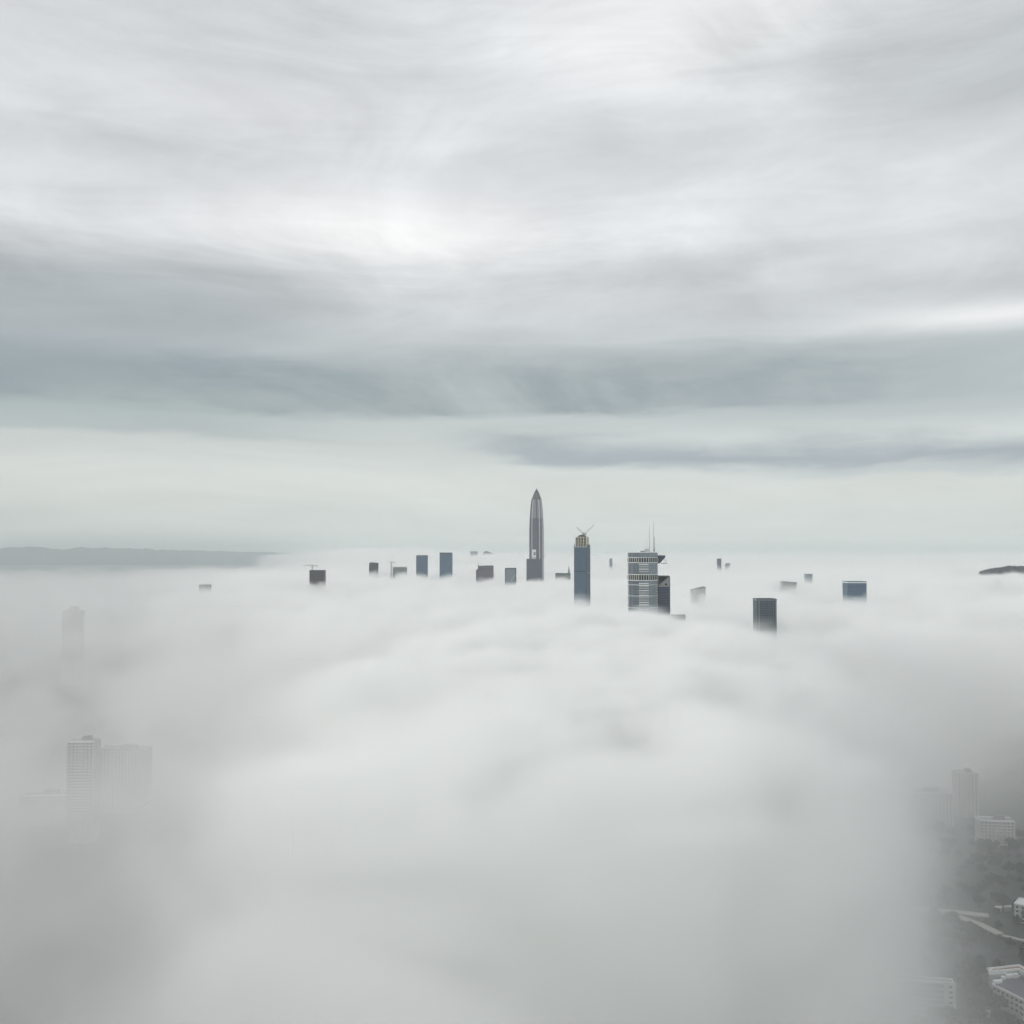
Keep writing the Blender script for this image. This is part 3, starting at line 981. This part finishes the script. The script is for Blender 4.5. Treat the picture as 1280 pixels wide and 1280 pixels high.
def quad_house(name, label, corners_px, zroof, roofmat, wallmat, nwin, rise=1.1, cat='building', group=None):
    """a flat roofed house from its roof corners in the photo: walls, roof, parapets, windows"""
    P3 = [ground_at(px, py, zroof) for px, py in corners_px]
    c = sum(P3, Vector()) / len(P3)
    e = empty(name, (c.x, c.y, 0), label, cat, 0, group)
    L = [(p.x - c.x, p.y - c.y) for p in P3]
    prism('wall', L, 0, zroof - .35, wallmat, e)
    prism('roof', ring(L, .985), zroof - .34, zroof, roofmat, e)
    n = len(L)
    for i in range(n):
        a, b2 = Vector(L[i]), Vector(L[(i + 1) % n])
        dv = b2 - a
        ang = math.atan2(dv.y, dv.x)
        m = (a + b2) / 2
        block('parapet', (dv.length + .6, .7, rise), (m.x, m.y, zroof + rise / 2 - .3), M['white'], e, ang)
        nw = max(1, int(dv.length / 3.4)) if nwin else 0
        nor = Vector((dv.y, -dv.x)).normalized()
        if (m + nor).length < m.length:
            nor = -nor
        nfl = max(1, int(zroof / 3.4))
        for q in range(nw):
            for fl in range(nfl):
                p = a.lerp(b2, (q + .5) / nw) + nor * .06
                wz = zroof - 1.9 - fl * 3.4
                if wz > 1:
                    wo = block('window', (1.9, .35, 1.7), (p.x, p.y, wz), M['weathered'], e, ang)
                    g2 = block('pane', (.8, .3, .78), (0, 0, 0), M['pane'], wo)
                    g2.location = (0, -.42 if (Vector((math.sin(ang), -math.cos(ang))).dot(nor) > 0) else .42, 0)
        for fl in range(nfl):
            p = m + nor * .25
            block('string_course', (dv.length, .5, .5), (p.x, p.y, zroof - .7 - fl * 3.4 - .02), M['weathered'], e, ang)
    return e, c, P3


e, c, P3 = quad_house('terraced_house', 'white terraced building with a dark violet flat roof among the trees',
                      [(1240.5, 1231), (1256, 1222.5), (1291, 1219), (1291, 1256)], 13.0, M['roofgrey'], M['pale'], True)
for (px, py, sx, sy, hh) in ((1247, 1228.5, 6, 2.4, 1.6), (1254, 1223.8, 2.4, 2.6, 1.8), (1263, 1221.6, 7, 3, 2.0), (1270, 1221.8, 3, 2.5, 2.6)):
    p = ground_at(px, py, 13)
    block('roof_hut', (sx, sy, hh), (p.x - c.x, p.y - c.y, 13 + hh / 2), M['white'], e, R(12))
# terraces stepping up behind it
e, c, _ = quad_house('terraced_house', 'stepped white terraces with pale rails behind the violet roofed building',
                     [(1236, 1215.5), (1240, 1211.5), (1274, 1207.5), (1290, 1216), (1290, 1222), (1274, 1212.5)], 16.5, M['redroof'], M['pale'], False, 1.4)
for k2, (dz, pts) in enumerate(((0, [(1236, 1217.5), (1273, 1213.5), (1288, 1224)]), (1, [(1234, 1213.2), (1273, 1209.5), (1288, 1218)]))):
    q = [ground_at(px, py, 15.5) for px, py in pts]
    for i in range(2):
        a, b2 = q[i], q[i + 1]
        mm = (a + b2) / 2
        dv = b2 - a
        block('terrace_rail', (dv.length, 1.2, 1.3), (mm.x - c.x, mm.y - c.y, 15.6 - k2 * .3 + dz * 1.2), M['white'], e, math.atan2(dv.y, dv.x))
quad_house('house', 'lower white wing of the terraced building with dark windows', [(1271, 1253), (1281, 1249), (1300, 1258), (1300, 1272)], 9.0, M['pale'], M['white'], True)
sb_e, sb_c, sb_p = quad_house('school_block', 'long grey block with a white roof line fading into fog', [(1118, 1223), (1120, 1219.5), (1190, 1224.5), (1191, 1229.5)], 22.0, M['concrete'], M['concrete'], False)
a, b2 = sb_p[3] - sb_c, sb_p[0] - sb_c
dv = b2 - a
ang = math.atan2(dv.y, dv.x)
stair = a.lerp(b2, .055)
block('stair_tower', (7.0, 1.6, 22.8), (stair.x, stair.y - .6, 11.4), M['pale'], sb_e, ang)
for fl in range(6):
    wo = block('window', (2.6, .5, 1.5), (stair.x, stair.y - 1.45, 20.3 - fl * 3.3), M['weathered'], sb_e, ang)
    g2 = block('pane', (.8, .5, .75), (0, -.4 if math.cos(ang) > 0 else .4, 0), M['pane'], wo)
quad_house('house', 'white walled house at the edge of the clearing beyond the flyover', [(1268, 1130), (1274, 1123), (1296, 1126), (1296, 1136)], 14.0, M['white'], M['white'], True)
for px, py, lab in ((1248, 1133.5, 'small white shed by the flyover, farther from the white walled house'), (1259.5, 1132.6, 'small white shed next to the white walled house')):
    quad_house('shed', lab, [(px - 4, py + .9), (px - 3.4, py - .9), (px + 4.2, py - 1.2), (px + 4, py + .8)], 4.0, M['white'], M['pale'], False, .4, 'shed')
quad_house('shed', 'tiny white hut below the violet roofed building', [(1232, 1264.5), (1233, 1262.5), (1237.5, 1262.8), (1237, 1264.8)], 3.6, M['white'], M['pale'], False, .4, 'shed')
quad_house('shed', 'low grey hut on the verge beside the grey block', [(1208, 1266), (1211, 1263.6), (1218, 1266.4), (1215, 1269)], 3.6, M['pale'], M['concrete'], False, .4, 'shed')


# trees: tapered trunk, limbs, crown of many leaf clumps
def tree_meshes(seed, hgt, rad, leafmat):
    rnd = random.Random(seed)
    V, Fc = [], []

    def limb(p, q, r0, r1):
        p, q = Vector(p), Vector(q)
        d = (q - p).normalized()
        s = d.cross(Vector((.2, .9, .1))).normalized()
        u2 = s.cross(d)
        k0 = len(V)
        for c0, r in ((p, r0), (q, r1)):
            for i in range(6):
                a = i / 6 * 2 * math.pi
                V.append(tuple(c0 + (s * math.cos(a) + u2 * math.sin(a)) * r))
        for i in range(6):
            j = (i + 1) % 6
            Fc.append((k0 + i, k0 + j, k0 + 6 + j, k0 + 6 + i))
    limb((0, 0, -.3), (.1, .05, hgt * .45), .34, .22)
    limb((.1, .05, hgt * .45), (0, .2, hgt * .8), .22, .08)
    cl = []
    for i in range(9):
        a = i * 2.4
        q = (math.cos(a) * rad * .55, math.sin(a) * rad * .55, hgt * (.5 + .3 * rnd.random()))
        limb((.1, .05, hgt * (.35 + .02 * i)), q, .13, .05)
        cl.append(Vector(q))
    cl.append(Vector((0, 0, hgt * .85)))
    tr = bpy.data.meshes.new('trunk')
    tr.from_pydata(V, [], Fc)
    tr.materials.append(M['bark'])
    V2, F2 = [], []
    for c0 in cl:
        rr = rad * rnd.uniform(.38, .6)
        for i in range(120):
            d = Vector((rnd.gauss(0, 1), rnd.gauss(0, 1), rnd.gauss(0, 1))).normalized()
            p = c0 + Vector((d.x, d.y, d.z * .75)) * rr * rnd.uniform(.65, 1.05)
            s = rnd.uniform(.35, .75)
            a = d.cross(Vector((rnd.random(), rnd.random(), rnd.random()))).normalized()
            b2 = (d + Vector((rnd.gauss(0, .5), rnd.gauss(0, .5), rnd.gauss(0, .5)))).cross(a).normalized()
            k0 = len(V2)
            V2 += [tuple(p - a * s), tuple(p + b2 * s * .6), tuple(p + a * s), tuple(p - b2 * s * .6)]
            F2.append((k0, k0 + 1, k0 + 2, k0 + 3))
    cr2 = bpy.data.meshes.new('crown')
    cr2.from_pydata(V2, [], F2)
    cr2.materials.append(leafmat)
    return tr, cr2


PROTO = [tree_meshes(s, h0, r0, M[l]) for s, h0, r0, l in ((1, 11, 4.6, 'leaf'), (2, 9, 4.0, 'leaf2'), (3, 13, 5.2, 'leaf'), (4, 8, 3.4, 'leaf2'))]
rnd = random.Random(5)
keep_out = []
for oo in list(col.objects):
    if oo.type == 'EMPTY' and oo.get('category') in ('building', 'shed') and abs(oo.location.x) < 600 and oo.location.y < 1000:
        keep_out.append((oo.location.x, oo.location.y, 14 if oo['category'] == 'building' else 4))
road_pts = []
for seq in ([(1120, 1133), (1168, 1137), (1200, 1140), (1236, 1144)], [(1176, 1139), (1200, 1146), (1225, 1155), (1250, 1167), (1275, 1174), (1310, 1181)],
            [(1010, 1300), (1100, 1250), (1195, 1203), (1260, 1190), (1330, 1186)]):
    g3 = [ground_at(a, b3, 3) for a, b3 in seq]
    for i in range(len(g3) - 1):
        for q in range(8):
            road_pts.append(g3[i].lerp(g3[i + 1], q / 8))
n = 0
tries = 0
while n < 210 and tries < 5000:
    tries += 1
    py = rnd.uniform(1035, 1300)
    px = rnd.uniform(1150, 1330)
    p = ground_at(px, py, 0)
    if any((p.x - a) ** 2 + (p.y - b3) ** 2 < r * r for a, b3, r in keep_out):
        continue
    if any((p.x - q.x) ** 2 + (p.y - q.y) ** 2 < 64 for q in road_pts):
        continue
    keep_out.append((p.x, p.y, 4.2))
    tr, cr2 = PROTO[rnd.randrange(4)]
    e = empty('tree', (p.x, p.y, 0), 'dark green broadleaf tree in the clearing under the fog', 'tree', rnd.uniform(0, 6.28), 'trees in the clearing')
    s = rnd.uniform(.75, 1.3)
    for nm, me in (('trunk', tr), ('crown', cr2)):
        o = bpy.data.objects.new(nm, me)
        col.objects.link(o)
        o.parent = e
        o.scale = (s, s, s * rnd.uniform(.9, 1.1))
    n += 1

# ------------------------------------------------------------------ fog


def fog_volume(name, label, mn, mx, res, step):
    vol = bpy.data.volumes.new(name)
    o = bpy.data.objects.new(name, vol)
    col.objects.link(o)
    tag(o, label, kind='stuff')
    vol.render.step_size = step
    ng = bpy.data.node_groups.new(name, 'GeometryNodeTree')
    ng.interface.new_socket('Geometry', in_out='INPUT', socket_type='NodeSocketGeometry')
    ng.interface.new_socket('Geometry', in_out='OUTPUT', socket_type='NodeSocketGeometry')
    N, L = ng.nodes, ng.links
    X.nt = ng
    out = N.new('NodeGroupOutput')
    vc = N.new('GeometryNodeVolumeCube')
    sm = N.new('GeometryNodeSetMaterial')
    vc.inputs['Min'].default_value = mn
    vc.inputs['Max'].default_value = mx
    for i, ax in enumerate('XYZ'):
        vc.inputs['Resolution ' + ax].default_value = res[i]
    L.new(vc.outputs[0], sm.inputs[0])
    L.new(sm.outputs[0], out.inputs[0])
    p = N.new('GeometryNodeInputPosition')
    x, y, z = sep(p.outputs[0])
    P0 = X(p.outputs[0])
    flatp = vec(x, y, 0.0)
    # height of the fog top
    roll = noise(flatp, 1 / 800, 3, 0.5, 0.3) - 0.5
    wisp = noise(vec(x, y, z * 1.7), 1 / 210, 6, 0.62, 0.7) - 0.5
    tuft = noise(vec(x, y, z * 1.3), 1 / 85, 4, 0.62, 0.8) - 0.5
    h = roll * 60 + 192
    for cx, cy, sx, sy, amp in FOG_BUMPS:
        h = h + gauss(x, y, cx, cy, sx, sy) * amp
    h = h + wisp * smooth(y, 900, 2600, 120, 120) + tuft * smooth(y, 700, 2600, 80, 100)
    thick = smooth(h - z, -9, 18)
    # how much of the air is filled: closed sea far out, a solid mass ahead, torn shreds to both sides
    sea = smooth(y + roll * 700 - X.m('ABSOLUTE', x) * 0.15, 950, 1650)
    cxx = (x - 60 - (y - 800) * 0.09) * (1 / 200)
    cyy = (y - 815) * (1 / 470)
    core = smooth(X.m('SQRT', cxx * cxx + cyy * cyy) - wisp * 1.6 - roll * 0.5, 0.25, 1.35, 1.0, 0.0)
    cut = lambda ox, oy, dx_, dy_, st, ss: gauss((x - ox) * dy_ - (y - oy) * dx_ + wisp * 260 + tuft * 120, (x - ox) * dx_ + (y - oy) * dy_, 0, 0, st, ss)
    hole = cut(352, 570, .46, .89, 86, 290)
    hole2 = gauss(x, y, 560, 1020, 170, 240)
    patch = cut(-450, 1090, -.38, .925, 36, 240)
    left = gauss(x, y, -470, 1080, 150, 200)
    close = smooth(y, 230, 540, 0.28, 1.0)
    az_ = x / X.m('MAXIMUM', y, 50.0)
    shred = smooth(wisp * 0.8 + tuft * 0.9 + hole2 * -0.08 + patch * -0.10, -0.10, 0.13)
    near = (0.0009 + shred * 0.0027 + core * core * (shred * 0.5 + 0.5) * 0.24) * close
    near = near + smooth(z, 10, 85, 0.0024, 0.0) + left * smooth(z, 0, 75, 0.006, 0.0006)
    near = near * (1.0 - X.m('MINIMUM', hole * 1.25 + hole2 * 0.25 + patch * 0.4, 0.99))
    near = near + shred * shred * 0.0004
    seaf = smooth(wisp * 0.7 + tuft, -0.12, 0.13, 0.0016, 0.034) * (1.0 - patch * 0.7) * smooth(az_ + roll * 0.12, -0.40, -0.12, 0.10, 1.0) * smooth(y, 3500, 7500, 1.0, 0.45)
    d = near * (1.0 - sea) + sea * seaf
    # far out on the left the fog gives way to open water
    d = d * (1.0 - smooth(y + roll * 3500 + wisp * 3000, 4000, 7600) * smooth(az_ + roll * 0.05, -0.25, -0.17, 1.0, 0.0))
    L.new((d * thick).s, vc.inputs['Density'])
    m = bpy.data.materials.get('fog')
    if not m:
        m = bpy.data.materials.new('fog')
        m.use_nodes = True
        t = m.node_tree
        t.nodes.remove(t.nodes['Principled BSDF'])
        v = t.nodes.new('ShaderNodeVolumePrincipled')
        v.inputs['Color'].default_value = (.986, .990, .985, 1)
        v.inputs['Density'].default_value = 1.0
        v.inputs['Anisotropy'].default_value = 0.0
        t.links.new(v.outputs[0], t.nodes['Material Output'].inputs['Volume'])
    sm.inputs['Material'].default_value = m
    md = o.modifiers.new('fog', 'NODES')
    md.node_group = ng
    vol.materials.append(m)
    return o


def bump_px(px, y, sx, sy, amp):
    return (at(px, 700, y).x, y, sx, sy, amp)


FOG_BUMPS = [
    bump_px(670, 4650, 450, 500, -60),
    bump_px(725, 2350, 130, 220, -48),
    bump_px(703, 3680, 70, 110, -34),
    bump_px(815, 1560, 140, 160, -18),
    bump_px(955, 1760, 120, 160, -22),
    bump_px(540, 3450, 300, 300, 8),
    bump_px(465, 10500, 900, 700, 115),
    bump_px(620, 8600, 700, 500, 62),
    bump_px(1262, 4450, 250, 250, -30),
    bump_px(875, 2150, 130, 160, 12),
    bump_px(257, 2880, 60, 90, -12),
    bump_px(467, 3900, 60, 90, 34),
    bump_px(1010, 3400, 60, 90, 16),
    bump_px(763, 5800, 90, 120, 22),
    bump_px(500, 3900, 50, 90, 10),
    bump_px(985, 2680, 60, 90, 14),
    bump_px(903, 5600, 90, 120, 40),
    bump_px(1245, 2600, 60, 90, 10),
    bump_px(93, 2300, 80, 120, 14),
    (50, 900, 200, 280, 30),
    (-600, 1250, 240, 380, -25),
    (620, 1050, 200, 300, -25),
]
fog_volume('fog_bank', 'thin torn near fog over the city below', (-1300, -300, -4), (1300, 1500, 268), (300, 210, 40), 10.0)
fog_volume('fog_bank', 'dense white fog lapping the nearer tower tops', (-1800, 1500, -4), (1800, 3000, 288), (380, 160, 40), 12.0)
fog_volume('fog_bank', 'white sea of fog around the tallest tower', (-3500, 3000, -4), (3500, 6500, 280), (500, 250, 36), 16.0)
fog_volume('fog_bank', 'far white fog sea reaching to the horizon', (-20000, 6500, -4), (20000, 34000, 360), (360, 260, 24), 120.0)

# ------------------------------------------------------------------ thin haze in the clear air
hz = mesh_obj('haze', [(x, y, z) for x in (-58000, 58000) for y in (-7000, 88000) for z in (-12, 640)],
              [(0, 1, 3, 2), (4, 6, 7, 5), (0, 4, 5, 1), (2, 3, 7, 6), (0, 2, 6, 4), (1, 5, 7, 3)], None)
tag(hz, 'pale even haze in the air over the fog', kind='stuff')
hm = bpy.data.materials.new('haze_air')
hm.use_nodes = True
t = hm.node_tree
t.nodes.remove(t.nodes['Principled BSDF'])
v = t.nodes.new('ShaderNodeVolumePrincipled')
v.inputs['Color'].default_value = (.93, .97, .96, 1)
v.inputs['Density'].default_value = 4.8e-5
t.links.new(v.outputs[0], t.nodes['Material Output'].inputs['Volume'])
hz.data.materials.append(hm)
